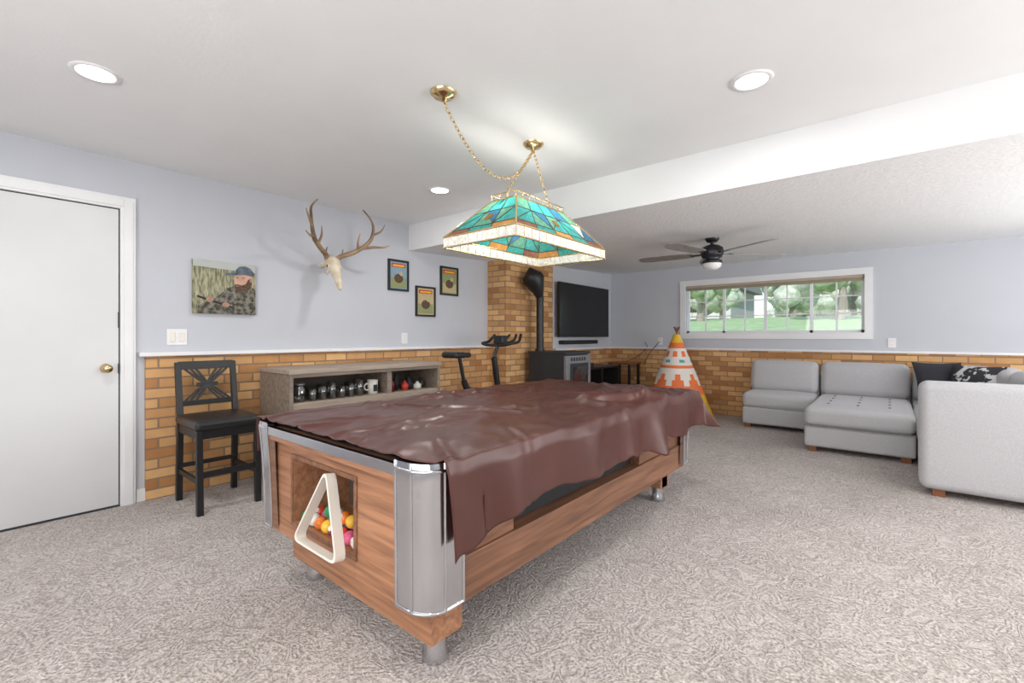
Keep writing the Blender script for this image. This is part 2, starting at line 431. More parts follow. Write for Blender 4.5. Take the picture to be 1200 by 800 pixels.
# ------------------------------------------------------------------ pool table
TX0,TX1,TY0,TY1,TZ = -2.42,-1.12,.93,3.42,.775
b = B('pool_table')
bx0,bx1,by0,by1 = TX0+.05,TX1-.05,TY0+.04,TY1-.04
ox0,ox1,oz0,oz1 = -2.11,-1.60,.34,.63
zb = .25
b.box((bx0+.06,by0+.32,zb),(bx1-.06,by1-.0,.68),'blackm')
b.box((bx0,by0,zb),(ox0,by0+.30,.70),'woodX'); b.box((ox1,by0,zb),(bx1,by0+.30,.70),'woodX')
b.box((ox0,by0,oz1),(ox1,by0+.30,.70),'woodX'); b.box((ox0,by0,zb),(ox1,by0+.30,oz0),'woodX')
b.box((ox0,by0+.28,oz0),(ox1,by0+.31,oz1),'cabin')
fr=.02
b.box((ox0-fr,by0-.006,oz0-fr),(ox0,by0,oz1+fr),'woodY'); b.box((ox1,by0-.006,oz0-fr),(ox1+fr,by0,oz1+fr),'woodY')
b.box((ox0,by0-.006,oz1),(ox1,by0,oz1+fr),'woodY'); b.box((ox0,by0-.006,oz0-fr),(ox1,by0,oz0),'woodY')
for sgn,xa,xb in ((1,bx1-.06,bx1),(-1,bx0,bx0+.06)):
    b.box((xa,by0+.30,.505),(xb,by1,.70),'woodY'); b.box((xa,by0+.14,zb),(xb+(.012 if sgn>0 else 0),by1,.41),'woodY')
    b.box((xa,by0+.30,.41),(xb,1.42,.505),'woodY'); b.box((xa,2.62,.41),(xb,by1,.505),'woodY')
b.box((bx1-.05,by0+.14,.41),(bx1+.002,by0+.31,.70),'woodY')
b.box((bx0+.06,by1-.02,zb),(bx1-.06,by1,.70),'woodX')
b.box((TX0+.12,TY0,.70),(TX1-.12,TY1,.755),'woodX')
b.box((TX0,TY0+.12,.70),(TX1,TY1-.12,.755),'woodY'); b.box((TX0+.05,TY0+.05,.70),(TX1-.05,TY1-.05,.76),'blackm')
b.box((TX0+.1,TY0-.012,.725),(TX1-.1,TY0+.01,.764),'chrome')
b.box((bx0+.10,by0+.07,.105),(bx1-.06,by0+.22,zb),'woodX'); b.box((bx0+.10,by1-.22,.105),(bx1-.08,by1-.07,zb),'woodX')
for x in (bx0+.18,bx1-.13):
    for y in (by0+.15,by1-.15):
        b.lathe((x,y,0),[(0,0),(.05,0),(.052,.015),(.042,.04),(.04,.105)],'chrome',20)
        b.box((x-.05,y-.05,.10),(x+.05,y+.05,zb),'woodY')
zc_ = .285
def corner(cx, cy, sx, sy):
    R=.10
    out=[(-.15,0.010)]
    for i in range(9):
        a = math.pi/2*(1-i/8)
        out.append((-R+R*math.cos(a)+.010, -R+R*math.sin(a)+.010))
    out.append((0.010,-.15))
    inn=[(-.02,-.15),(-.15,-.02)]
    lv=[(TZ+.004,.0),(TZ-.02,.004),(.70,.0),(.60,-.006),(.42,-.012),(zc_,-.014)]
    V=[];n=len(out)
    for z,off in lv:
        for (x,y) in out:
            V.append((cx+sx*(x+off), cy+sy*(y+off), z))
    F=[]
    for i in range(len(lv)-1):
        for j in range(n-1): F.append((i*n+j,i*n+j+1,(i+1)*n+j+1,(i+1)*n+j))
    b.add(V,F,'chrome',True)
    for j in (0,2,n-3,n-1):
        b.tube([(V[k*n+j]) for k in range(0,len(lv))],.006,'chrome',8)
    b.tube([V[n+j] for j in range(n)],.007,'chrome',8); b.tube([V[(len(lv)-1)*n+j] for j in range(n)],.006,'chrome',8)
    top=[(cx+sx*x,cy+sy*y,TZ+.004) for x,y in out]+[(cx+sx*x,cy+sy*y,TZ+.004) for x,y in inn]
    b.poly(top,'chrome'); bot=[(p[0]-sx*.014,p[1]-sy*.014,zc_) for p in top]; b.poly(bot,'chrome')
    for (x,y),(x2,y2) in ((out[0],inn[1]),(out[-1],inn[0])):
        b.poly([(cx+sx*x,cy+sy*y,TZ),(cx+sx*x2,cy+sy*y2,TZ),(cx+sx*(x2-.014),cy+sy*(y2-.014),zc_),(cx+sx*(x-.014),cy+sy*(y-.014),zc_)],'chrome')
for cx,sx in ((TX0,-1),(TX1,1)):
    for cy,sy in ((TY0,-1),(TY1,1)): corner(cx,cy,sx,sy)
b.build(0.003)

# vinyl cover
def crease(x, y, seeds):
    w = 0
    for (x0,y0,ang,ln,wd,am) in seeds:
        c,s_ = math.cos(ang), math.sin(ang)
        u = (x-x0)*c+(y-y0)*s_; v = -(x-x0)*s_+(y-y0)*c
        v += .03*math.sin(u*7+x0*9)
        if abs(u) < ln*1.6 and abs(v) < wd*4:
            w += am*math.exp(-(v/wd)**2)*math.exp(-(u/ln)**4)
    return w
rs = random.Random(11)
seeds = []
for i in range(60):
    seeds.append((rs.uniform(-2.4,-1.1), rs.uniform(.95,3.4), rs.choice([rs.uniform(.5,1.2), rs.uniform(1.8,2.6), rs.uniform(1.2,1.9)]),
                  rs.uniform(.12,.45), rs.uniform(.010,.026), rs.uniform(.005,.014)))
def cover():
    b = B('pool_table_cover')
    nu1,nu2,nl = 100,26,8
    nv = 210; far = 14
    V=[]
    xe0,xe1 = TX0-.02, TX1+.03; y0c,y1c = TY0-.0, TY1+.06
    cols=[]
    for i in range(nl): cols.append(('L',1-i/nl))
    for i in range(nu1+1): cols.append(('T',i/nu1))
    for i in range(1,nu2+1): cols.append(('R',i/nu2))
    vr=[('T',i/nv) for i in range(nv+1)]+[('F',i/far) for i in range(1,far+1)]
    for rk,rt in vr:
        for ck,ct in cols:
            yy = y0c+(y1c-y0c)*rt if rk=='T' else y1c
            yo = rt*.24 if rk=='F' else 0
            s = (yy-y0c)/(y1c-y0c)
            Lr = .325-.075*min(1,s*6)**.7+.012*math.sin(s*17+.5)+.06*math.exp(-((s-.66)/.05)**2)
            if ck=='T': x=lerp(xe0,xe1,ct); xo=0;sg=0
            elif ck=='R': x=xe1; xo=ct*Lr;sg=1
            else: x=xe0; xo=ct*.18;sg=-1
            z=TZ+.012
            if rk=='T' and s<.02: yy += .018*noise.noise(Vector((x*3,0,5)))
            if rk=='T' and s<.10 and x>xe1-.22:
                yy += .05*(1-s/.10)*((x-(xe1-.22))/.22)**2
            p=Vector((x,yy,z))
            q=Vector((x*1.6+yy*.7, yy*1.1, 0))
            w=0
            for fr_,am in ((2.3,.006),(5.5,.004)):
                nn=noise.noise(q*fr_+Vector((3,7,1)))
                w+=am*(1-abs(nn)*3.2)
            w+= crease(x,yy,seeds)
            w+= .055*math.exp(-(((x+1.22)*.8-(yy-2.65)*.55)/.028)**2)*math.exp(-((x+1.25)/.22)**2)
            w+= .035*math.exp(-(((x+1.25)+(yy-2.85)*.5)/.026)**2)*math.exp(-((yy-2.8)/.25)**2)
            w+= .028*math.exp(-(((x+1.35)*.3+(yy-2.35)*.9)/.03)**2)*math.exp(-((x+1.3)/.25)**2)
            p.z += max(-.004,w)
            if xo>0:
                k=min(1,xo/.05)
                p.z -= xo
                fold = math.sin(yy*11+3*noise.noise(Vector((yy*1.5,0,0))))*.5+.5
                fold2= noise.noise(Vector((yy*6,xo*3,2)))
                out = .012*k + (.040*fold**2+.016*fold2)*(xo/.3) + .08*(xo/.3)*math.exp(-((yy-2.65)/.10)**2)
                p.x += sg*out
                if s<.08: p.y += .02*(xo/.3)
            if yo>0:
                if xo>0:
                    p.z = TZ+.012 - max(xo,yo) - .02
                    p.y += .05*(yo/.2); p.x += sg*.07*(yo/.2)*(xo/.2)
                else:
                    p.z -= yo
                p.y += .012+.02*math.sin(x*14)*yo/.2
            V.append(p)
    nc=len(cols); F=[]
    for r in range(len(vr)-1):
        for c in range(nc-1):
            F.append((r*nc+c,r*nc+c+1,(r+1)*nc+c+1,(r+1)*nc+c))
    b.add(V,F,'vinyl',True)
    o=b.build()
    md=o.modifiers.new('sol','SOLIDIFY'); md.thickness=.003; md.offset=1
cover()
# rack
b = B('billiard_rack')
def rr_tri(A,Bp,C,r,n=5):
    P=[Vector(A),Vector(Bp),Vector(C)];out=[]
    for i in range(3):
        p=P[i];a=(P[i-1]-p).normalized();c=(P[(i+1)%3]-p).normalized()
        s=p+a*r*1.6;e=p+c*r*1.6
        for k in range(n+1):
            t=k/n; out.append((1-t)**2*s+2*t*(1-t)*p+t*t*e)
    return out
yA=by0-.03
path=rr_tri((-1.73,yA+.0,.655),(-1.91,yA-.045,.345),(-1.57,yA-.045,.345),.03)
n=len(path); nrm=(path[6]-path[0]).cross(path[12]-path[0]).normalized(); cen=sum(path,Vector())/n
V=[];F=[]
for p in path:
    d=(p-cen).normalized()
    for a,c in ((-.007,-.022),(.007,-.022),(.007,.022),(-.007,.022)): V.append(p+d*a+nrm*c)
for i in range(n):
    j=(i+1)%n
    for k in range(4): F.append((i*4+k,j*4+k,j*4+(k+1)%4,i*4+(k+1)%4))
b.add(V,F,'cream'); b.build(0.002)
b = B('billiard_balls')
cl=['ballw','pink','red','maroon','yellow','orange','ballw','green','yellow','red','purple','bluep','orange']
k=0
for row,(yy,zz) in enumerate(((by0+.035,oz0+.0285),(by0+.095,oz0+.0285),(by0+.065,oz0+.078))):
    for i in range(8 if row<2 else 5):
        x=ox1-.035-i*.0585-(.03 if row==2 else 0)
        b.sphere((x,yy,zz),.0285,cl[k%len(cl)],16)
        if k%3==0: b.sphere((x,yy-.016,zz+.012),.0145,'ballw',10)
        k+=1
b.build()

# ------------------------------------------------------------------ pool table lamp
b = B('stained_glass_pool_light')
rx0,rx1,ry0,ry1 = -2.06,-1.50,1.84,2.80; zr0,zr1,zt=1.72,1.782,2.015
cx,cy=(rx0+rx1)/2,(ry0+ry1)/2
tx,ty=.095,.25
bot=[Vector((rx0,ry0,zr1)),Vector((rx1,ry0,zr1)),Vector((rx1,ry1,zr1)),Vector((rx0,ry1,zr1))]
top=[Vector((cx-tx,cy-ty,zt)),Vector((cx+tx,cy-ty,zt)),Vector((cx+tx,cy+ty,zt)),Vector((cx-tx,cy+ty,zt))]
def panel(A,Bq,C,D,cols):
    def P(u,v): return (A*(1-u)+Bq*u)*(1-v)+(D*(1-u)+C*u)*v
    def lead(p,q,r=.003): b.tube([p,q],r,'lead',5,False)
    n=cols; seq=['teal','tgreen','teal','teal','blue','tgreen','teal','opal']
    for i in range(n):
        u0,u1=i/n,(i+1)/n; um=(u0+u1)/2
        b.poly([P(u0,0),P(u1,0),P(u1,.16),P(u0,.16)],['rbrown','teal','amber','teal'][i%4])
        lead(P(u0,.16),P(u1,.16)); lead(P(u0,0),P(u0,1)); 
        a,c = (u0,u1) if i%2==0 else (u1,u0)
        b.poly([P(a,.16),P(c,.16),P(c,.62)],seq[i%8]); b.poly([P(a,.16),P(c,.62),P(a,.62)],seq[(i+3)%8])
        lead(P(a,.16),P(c,.62)); lead(P(u0,.62),P(u1,.62))
        b.poly([P(u0,.62),P(u1,.62),P(u1,1),P(u0,1)],seq[(i+1)%8])
    lead(P(1,0),P(1,1))
    nrm=((Bq-A).cross(D-A)).normalized()
    for s_ in (1,-1):
        c0=P(.5,.42)+nrm*.003*s_
        U=(Bq-A).normalized(); W=nrm.cross(U)
        b.poly([c0+(U*math.cos(q*math.pi/6)+W*math.sin(q*math.pi/6))*.03 for q in range(12)],'amber')
for i,n in ((0,3),(1,5),(2,3),(3,5)):
    j=(i+1)%4; panel(bot[i],bot[j],top[j],top[i],n)
    b.tube([bot[i],top[i]],.006,'brass',8); b.tube([bot[i],bot[j]],.006,'brass',8)
    b.tube([top[i],top[j]],.007,'brass',8)
    lo_i=Vector((bot[i].x,bot[i].y,zr0)); lo_j=Vector((bot[j].x,bot[j].y,zr0))
    m=8 if n==3 else 14
    for k in range(m):
        p,q=bot[i].lerp(bot[j],k/m),bot[i].lerp(bot[j],(k+1)/m)
        dz=Vector((0,0,zr1-zr0))
        b.poly([p.lerp(q,.04),p.lerp(q,.96),q.lerp(p,.04)-dz,q.lerp(p,.96)-dz],'bevelg')
        pl=p-dz; b.tube([p,pl],.0025,'brass',5,False)
        b.sphere(pl,.007,'brass',8)
    b.tube([lo_i,lo_j],.005,'brass',8)
    up=Vector((0,0,.035)); b.tube([top[i]+up,top[j]+up],.004,'brass',6)
    m=3 if n==3 else 8
    for k in range(m): 
        p=top[i].lerp(top[j],k/m); b.tube([p,p+up],.003,'brass',6)
b.tube([(cx,cy-ty,zt+.0),(cx,cy+ty,zt+.0)],.008,'brass',8)
for yy in (cy-.27,cy,cy+.27):
    y2 = max(cy-ty+.01,min(cy+ty-.01,yy))
    b.tube([(cx,y2,zt),(cx,yy,zt-.07)],.012,'brass',8)
    b.sphere((cx,yy,zt-.115),(.033,.033,.045),'bulb',14)
for (x,y) in ((-1.76,1.57),(-1.78,2.36)):
    b.lathe((x,y,2.439),[(0,-.045),(.012,-.045),(.018,-.03),(.05,-.024),(.066,-.008),(.068,0)],'brass',28)
def chain(pts, step=.024):
    P=[Vector(p) for p in pts]; acc=0; k=0; nxt=0
    for i in range(1,len(P)):
        seg=P[i]-P[i-1]; L=seg.length
        while nxt<=acc+L:
            t=(nxt-acc)/L if L>0 else 0
            p=P[i-1]+seg*t; d=seg.normalized()
            rot=d.to_track_quat('X','Z').to_matrix().to_4x4()@Matrix.Rotation(math.pi/2*(k%2),4,'X')
            b.torus(Matrix.Translation(p)@rot,.0095,.0021,'brass',10,5,1.6)
            k+=1; nxt+=step
        acc+=L
c1,c2=Vector((-1.76,1.57,2.395)),Vector((-1.78,2.36,2.395))
sw=[]
for i in range(31):
    t=i/30; p=c1.lerp(c2,t); p.z-=.27*(1-(2*t-1)**2)*(1.0+.25*(t-.5)); sw.append(p)
chain(sw)
chain([c2,(cx,cy-ty+.02,zt+.04)]); chain([c2,(cx,cy+ty-.02,zt+.04)])
b.build()
for yy in (cy-.14,cy+.14):
    l=bpy.data.lights.new('pool_bulb','POINT'); l.energy=3.6; l.shadow_soft_size=.05; l.color=(1,.95,.88)
    o=bpy.data.objects.new('pool_light_bulb_lamp',l); o.location=(cx,yy,zt-.13); scene.collection.objects.link(o)

# ------------------------------------------------------------------ bar stool
b = B('bar_stool')
sx0,sx1,sy0,sy1=-4.02,-3.50,.97,1.39
lg=.019
def leg(x,y,z0,z1,dx=0,dy=0,m='black'):
    b.hexa([(x-lg+dx,y-lg+dy,z0),(x+lg+dx,y-lg+dy,z0),(x+lg+dx,y+lg+dy,z0),(x-lg+dx,y+lg+dy,z0)],
           [(x-lg,y-lg,z1),(x+lg,y-lg,z1),(x+lg,y+lg,z1),(x-lg,y+lg,z1)],m)
fx,bxk=sx1-.04,sx0+.07
for y in (sy0+.03,sy1-.03):
    leg(fx,y,0,.56,.02,0); leg(bxk,y,0,.60,-.03,0)
    b.hexa([(bxk-lg,y-lg,.60),(bxk+lg,y-lg,.60),(bxk+lg,y+lg,.60),(bxk-lg,y+lg,.60)],
           [(bxk-.06-lg,y-lg,1.0),(bxk-.06+lg*.6,y-lg,1.0),(bxk-.06+lg*.6,y+lg,1.0),(bxk-.06-lg,y+lg,1.0)],'black')
    b.box((bxk,y-.01,.20),(fx,y+.01,.235),'black'); b.box((bxk,y-.012,.50),(fx,y+.012,.56),'black')
b.box((fx-.01,sy0+.03,.24),(fx+.012,sy1-.03,.28),'black'); b.box((bxk-.01,sy0+.03,.24),(bxk+.01,sy1-.03,.27),'black')
b.box((fx-.012,sy0+.03,.50),(fx+.012,sy1-.03,.56),'black'); b.box((bxk-.012,sy0+.03,.50),(bxk+.012,sy1-.03,.56),'black')
b.rbox((bxk-.02,sy0,.56),(sx1,sy1,.625),.028,'seatb',(0,0,.012))
def bx(z): return bxk-.06*(z-.60)/.40
def bslat(p,q,w,th=.008):
    (y0,z0),(y1,z1)=p,q; d=Vector((0,y1-y0,z1-z0)).normalized(); nn=Vector((0,-d.z,d.y))*w
    A=Vector((bx(z0),y0,z0));Bq=Vector((bx(z1),y1,z1));e=Vector((th,0,0))
    b.hexa([A-nn-e,A+nn-e,A+nn+e,A-nn+e],[Bq-nn-e,Bq+nn-e,Bq+nn+e,Bq-nn+e],'black')
ya,yb_=sy0+.03,sy1-.03; ym=(ya+yb_)/2
bslat((ya,.975),(yb_,.975),.03,.011); bslat((ya,.70),(yb_,.70),.018,.010)
for off in (0,.035,.07):
    for sg in (-1,1):
        P=[(ym+sg*(-.15+off),.71),(ym+sg*(-.065+off*.7),.79),(ym+sg*(.045-off*.5),.86),(ym+sg*(.14-off),.95)]
        for i in range(3): bslat(P[i],P[i+1],.008)
bslat((ym-.07,.83),(ym+.07,.83),.014)
b.build(0.003)

# ------------------------------------------------------------------ bar cabinet
b = B('bar_cabinet')
cx0,cx1,cy0,cy1,ct=-4.10,-3.55,1.60,3.12,.93
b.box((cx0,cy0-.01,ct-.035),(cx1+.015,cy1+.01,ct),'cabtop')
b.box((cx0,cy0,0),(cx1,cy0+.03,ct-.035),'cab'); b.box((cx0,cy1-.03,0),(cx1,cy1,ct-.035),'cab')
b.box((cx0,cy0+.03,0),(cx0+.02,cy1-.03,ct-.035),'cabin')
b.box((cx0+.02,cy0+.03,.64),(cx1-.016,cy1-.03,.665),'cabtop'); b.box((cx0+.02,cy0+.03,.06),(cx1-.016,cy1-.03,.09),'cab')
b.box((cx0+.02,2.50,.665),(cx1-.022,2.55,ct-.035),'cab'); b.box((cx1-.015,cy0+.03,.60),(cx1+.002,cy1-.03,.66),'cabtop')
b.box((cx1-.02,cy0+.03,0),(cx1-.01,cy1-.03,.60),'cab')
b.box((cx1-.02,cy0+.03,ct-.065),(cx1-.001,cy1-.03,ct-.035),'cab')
b.build(0.003)
b = B('drinking_glasses')
def glass(x,y,h=.11,r=.033,m='cup',z=.666):
    b.lathe((x,y,z),[(0,.004),(r*.8,.0),(r,h),(r-.003,h),(r*.77,.008),(0,.008)],m,16)
for i in range(6):
    for j in range(2): glass(-3.62-j*.09,1.82+i*.085+.02*j,.10+.02*(i%3))
b.build()
b = B('coffee_mug'); x,y=-3.66,2.40
b.lathe((x,y,.666),[(0,0),(.045,0),(.048,.125),(.044,.125),(.042,.01),(0,.01)],'ballw',20)
b.torus(Matrix.Translation((x+.0,y-.055,.73))@Matrix.Rotation(math.pi/2,4,'Y'),.03,.007,'ballw',14,6); 
b.box((x+.046,y-.02,.69),(x+.049,y+.02,.75),'blackm'); b.build()
b = B('bottle_collection')
for i,(m,h,r) in enumerate((('maroon',.13,.03),('blackm',.16,.028),('red',.09,.035),('blackm',.12,.04),('ballw',.07,.04),('gun',.10,.035))):
    y=2.62+i*.078
    b.lathe((-3.68-.04*(i%2),y,.666),[(0,0),(r,0),(r,h*.6),(r*.4,h*.8),(r*.4,h),(0,h)],m,14)
b.build()
b = B('glass_jar')
b.lathe((-3.66,1.73,.666),[(0,0),(.04,0),(.045,.02),(.045,.10),(.035,.12),(.035,.13),(0,.13)],'cup',18); b.lathe((-3.66,1.73,.666),[(0,.13),(.038,.13),(.038,.145),(0,.145)],'steel',18); b.build()

# ------------------------------------------------------------------ deer antlers
b = B('deer_skull_mount')
S=Matrix.Translation((-3.97,2.17,1.80))
def sp(c,r,m,n=16): b.sphere(c,r,m,n,S)
b.tube([(WL,2.17,1.86),(-4.0,2.17,1.88)],.022,'bone',10)
b.tube([(-.05,0,.06),(-.02,0,.09),(.03,0,.06),(.06,0,.0),(.10,0,-.07),(.14,0,-.15),(.155,0,-.19)],[.03,.06,.066,.05,.036,.026,.012],'bone',14,True,None,S)
for sg in (-1,1):
    b.torus(S@Matrix.Translation((.035,sg*.058,.03))@Matrix.Rotation(math.pi/2,4,'X'),.024,.009,'bone',14,6)
    sp((.035,sg*.052,.03),(.02,.012,.02),'blackm',12)
    b.tube([(.05,sg*.05,.0),(.02,sg*.055,-.04),(-.01,sg*.05,-.03)],.01,'bone',8,True,None,S)
    b.tube([(.11,sg*.018,-.08),(.15,sg*.016,-.17)],[.012,.008],'bone',8,True,None,S)
    sp((.125,sg*.014,-.12),(.012,.006,.03),'blackm',10)
    kf=.74 if sg<0 else 1.0
    g=lambda y,z,x: (x, sg*(.04+(y-.04)*kf), z)
    base=[g(.04,.10,.0),g(.09,.14,.03),g(.18,.18,.07),g(.27,.24,.10)]
    def an(P,r0,r1):
        C=bez(P,8); R=[lerp(r0,r1,i/(len(C)-1)) for i in range(len(C))]; b.tube(C,R,'antler',10,True,None,S)
    sp(g(.04,.10,.0),(.026,.026,.022),'antler',12)
    an(base,.024,.021)
    an([base[-1],g(.325,.32,.14),g(.345,.42,.15),g(.33,.51,.13),g(.25,.59,.12)],.021,.006)
    an([g(.335,.36,.145),g(.40,.40,.19),g(.44,.47,.20)],.014,.004)
    an([g(.25,.225,.095),g(.33,.24,.17),g(.41,.245,.22),g(.47,.27,.24)],.017,.004)
    an([g(.22,.20,.085),g(.20,.28,.12),g(.21,.36,.14)],.014,.004)
    an([g(.08,.13,.025),g(.085,.18,.05),g(.08,.20,.06)],.009,.003)
b.build()

# ------------------------------------------------------------------ canvas print of hunter
b = B('canvas_portrait_print')
y0,y1,z0,z1=1.13,1.58,1.37,1.79; X0=WL+.03
b.box((WL+.001,y0,z0),(X0,y1,z1),'p_back')
def pp(pts,m,l=1):
    b.poly([(X0+.0012*l, lerp(y0,y1,u), lerp(z0,z1,v)) for u,v in pts],m)
def ell(cu,cv,ru,rv,m,l=1,a0=0,a1=360,n=24):
    pp([(cu+ru*math.cos(math.radians(lerp(a0,a1,i/n))),cv+rv*math.sin(math.radians(lerp(a0,a1,i/n)))) for i in range(n+(a1-a0<360))],m,l)
pp([(0,.88),(1,.84),(1,1),(0,1)],'p_sky')
pp([(.18,0),(.24,.22),(.38,.34),(.52,.50),(.64,.56),(.95,.54),(1,.50),(1,0)],'p_camo',2)
pp([(0.05,.0),(.08,.16),(.25,.24),(.42,.22),(.5,.1),(.5,0)],'p_camo',3)
pp([(.66,.80),(.655,.74),(.62,.685),(.64,.665),(.635,.62),(.655,.57),(.72,.52),(.82,.51),(.90,.56),(.945,.66),(.95,.80)],'p_skin',3)
pp([(.64,.585),(.70,.59),(.76,.575),(.83,.61),(.87,.70),(.905,.72),(.935,.66),(.92,.55),(.86,.47),(.76,.43),(.69,.45),(.645,.51)],'p_beard',4)
ell(.915,.69,.022,.045,'p_hand',5)
pp([(.66,.785),(.665,.87),(.72,.94),(.82,.96),(.91,.92),(.965,.84),(.96,.76),(.90,.77),(.80,.79)],'p_cap',5); pp([(.48,.75),(.53,.80),(.66,.815),(.80,.79),(.66,.765)],'p_cap',6)
ell(.69,.72,.018,.010,'p_beard',4); ell(.79,.72,.020,.010,'p_beard',4); ell(.69,.555,.03,.008,'p_hand',5)
ell(.25,.27,.06,.05,'p_hand',5); ell(.50,.18,.06,.045,'p_hand',5); pp([(.06,.30),(.6,.12),(.6,.15),(.06,.34)],'blackm',4)
b.build()
def frame(y0,y1,z0,z1,m1,m2):
    b = B('framed_print'); X1=WL+.022
    w=.022; W0=WL+.001
    b.box((W0,y0,z0),(X1,y0+w,z1),'black'); b.box((W0,y1-w,z0),(X1,y1,z1),'black')
    b.box((W0,y0+w,z0),(X1,y1-w,z0+w),'black'); b.box((W0,y0+w,z1-w),(X1,y1-w,z1),'black')
    b.box((W0,y0+w,z0+w),(WL+.012,y1-w,z1-w),m1)
    X=WL+.0135
    def q(u0,v0,u1,v1,m,e=0): b.poly([(X+e,lerp(y0,y1,u),lerp(z0,z1,v)) for u,v in ((u0,v0),(u1,v0),(u1,v1),(u0,v1))],m)
    q(.16,.76,.84,.88,'red'); q(.22,.79,.78,.84,'yellow',.001); q(.12,.10,.88,.42,m2)
    b.poly([(X+.001,lerp(y0,y1,.5+.22*math.cos(a)),lerp(z0,z1,.40+.15*math.sin(a))) for a in [i*math.pi/8 for i in range(16)]],'p_beard')
    b.poly([(X+.002,lerp(y0,y1,.62+.09*math.cos(a)),lerp(z0,z1,.56+.07*math.sin(a))) for a in [i*math.pi/6 for i in range(12)]],'paper1')
    b.build()
frame(2.92,3.19,1.69,2.03,'paper2','paper3'); frame(3.29,3.58,1.42,1.77,'paper1','paper3'); frame(3.66,3.95,1.69,2.04,'paper3','paper1')

# ------------------------------------------------------------------ exercise bike
b = B('exercise_bike')
X=-3.47
b.tube([(X-.24,3.2,.035),(X+.24,3.2,.035)],.03,'black',10); b.tube([(X-.24,4.2,.035),(X+.24,4.2,.035)],.03,'black',10)
b.tube([(X,3.2,.05),(X,3.55,.22),(X,4.2,.06)],.03,'black',10)
b.tube([(X,3.62,.25),(X,3.38,.72)],.034,'black',10); b.tube([(X,3.38,.72),(X,3.32,.96)],.02,'black',10)
b.tube([(X,3.45,.62),(X,3.95,.55)],.03,'black',10); b.tube([(X,4.12,.08),(X,3.92,.62),(X,3.86,.95)],.035,'black',10)
b.tube([(X,3.86,.95),(X,3.93,1.10)],.02,'black',10)
b.rbox((X-.12,3.16,.965),(X+.12,3.31,1.03),.03,'seatb'); b.rbox((X-.055,3.25,.965),(X+.055,3.45,1.02),.024,'seatb')
b.lathe((0,0,0),[(0,-.03),(.19,-.03),(.235,-.025),(.24,0),(.235,.025),(.19,.03),(0,.03)],'gun',32,Matrix.Translation((X,3.98,.32))@Matrix.Rotation(math.pi/2,4,'Y'))
b.lathe((0,0,0),[(0,-.045),(.12,-.045),(.13,0),(.12,.045),(0,.045)],'black',24,Matrix.Translation((X+.02,3.62,.32))@Matrix.Rotation(math.pi/2,4,'Y'))
b.box((X-.05,3.6,.25),(X+.05,3.98,.40),'black')
for sg in (-1,1):
    b.tube([(X+sg*.07,3.62,.32),(X+sg*.08,3.62+sg*.12,.32-sg*.11)],.012,'steel',8)
    b.box((X+sg*.13-.045,3.62+sg*.12-.04,.31-sg*.11-.012),(X+sg*.13+.045,3.62+sg*.12+.04,.31-sg*.11+.012),'black')
    b.tube(bez([(X,3.93,1.09),(X+sg*.12,3.88,1.09),(X+sg*.22,3.90,1.11),(X+sg*.23,4.02,1.13),(X+sg*.20,4.10,1.21)],6),.017,'black',8)
    b.tube(bez([(X+sg*.05,3.95,1.10),(X+sg*.07,4.12,1.14),(X+sg*.05,4.2,1.21)],5),.015,'black',8)
b.rbox((X-.07,3.92,1.10),(X+.07,4.02,1.20),.015,'black')
b.build()

# ------------------------------------------------------------------ stove with flue
b = B('pellet_stove')
x0,x1,y0,y1=-3.74,-3.14,4.86,5.46; ztp=.99
b.box((x0+.03,y0+.03,0),(x1-.03,y1-.03,.08),'iron'); b.box((x0,y0,.08),(x1-.04,y1,ztp-.03),'iron')
b.box((x0-.01,y0-.015,ztp-.03),(x1-.01,y1+.015,ztp),'iron')
b.box((x1-.04,y0+.0,.08),(x1,y1,ztp-.05),'steel')
b.box((x1,y0+.09,.40),(x1+.018,y1-.09,.84),'iron'); b.box((x1+.018,y0+.13,.44),(x1+.022,y1-.13,.80),'sglass')
for i in range(6): b.box((x1,y0+.1+i*.065,.87),(x1+.006,y0+.135+i*.065,.915),'iron')
b.box((x1,y0+.05,.12),(x1+.012,y1-.05,.34),'iron'); b.tube([(x1+.035,y1-.12,.55),(x1+.035,y1-.12,.68)],.008,'chrome',8)
px,py=-3.65,4.99
b.tube([(px,py,ztp),(px,py,1.74)],.05,'black',16)
b.tube([(px,py,ztp),(px,py,ztp+.03)],.065,'black',16)
b.tube([(px,py,1.72),(px-.01,py-.03,1.80),(px-.03,py-.10,1.95),(px-.04,py-.12,2.00),(px-.08,py-.12,2.11)],[.05,.08,.15,.14,.02],'black',18)
b.build(0.004)

# ------------------------------------------------------------------ TV, soundbar, stand
b = B('television')
b.box((WA+.001,5.9,1.4),(WA+.06,6.8,1.8),'blackm')
b.box((WA+.06,5.60,1.18),(WA+.10,7.12,2.0),'black'); b.box((WA+.10,5.61,1.195),(WA+.102,7.11,1.99),'screen'); b.build(0.003)
b = B('soundbar'); b.box((WA+.001,5.72,1.07),(WA+.10,6.75,1.13),'black'); b.build(0.01)
b = B('media_stand')
x0,x1,y0,y1=-3.80,-3.36,5.62,6.75
b.box((x0,y0,.70),(x1,y1,.73),'black'); b.box((x0,y0,.06),(x1,y1,.09),'black'); b.box((x0,y0,.38),(x1,y1,.40),'black')
for y in (y0,y1-.03,(y0+y1)/2): b.box((x0,y,0),(x1,y+.03,.70),'black')
b.box((-3.70,5.8,.401),(-3.40,6.1,.47),'steel')
b.build(0.003)
b = B('media_player'); b.box((-3.72,5.75,.731),(-3.45,6.1,.79),'blackm'); b.build(0.004)
b = B('side_table')
x,y=-3.42,7.06
b.box((x-.2,y-.2,.73),(x+.2,y+.2,.76),'foot'); b.box((x-.17,y-.17,.25),(x+.17,y+.17,.27),'foot')
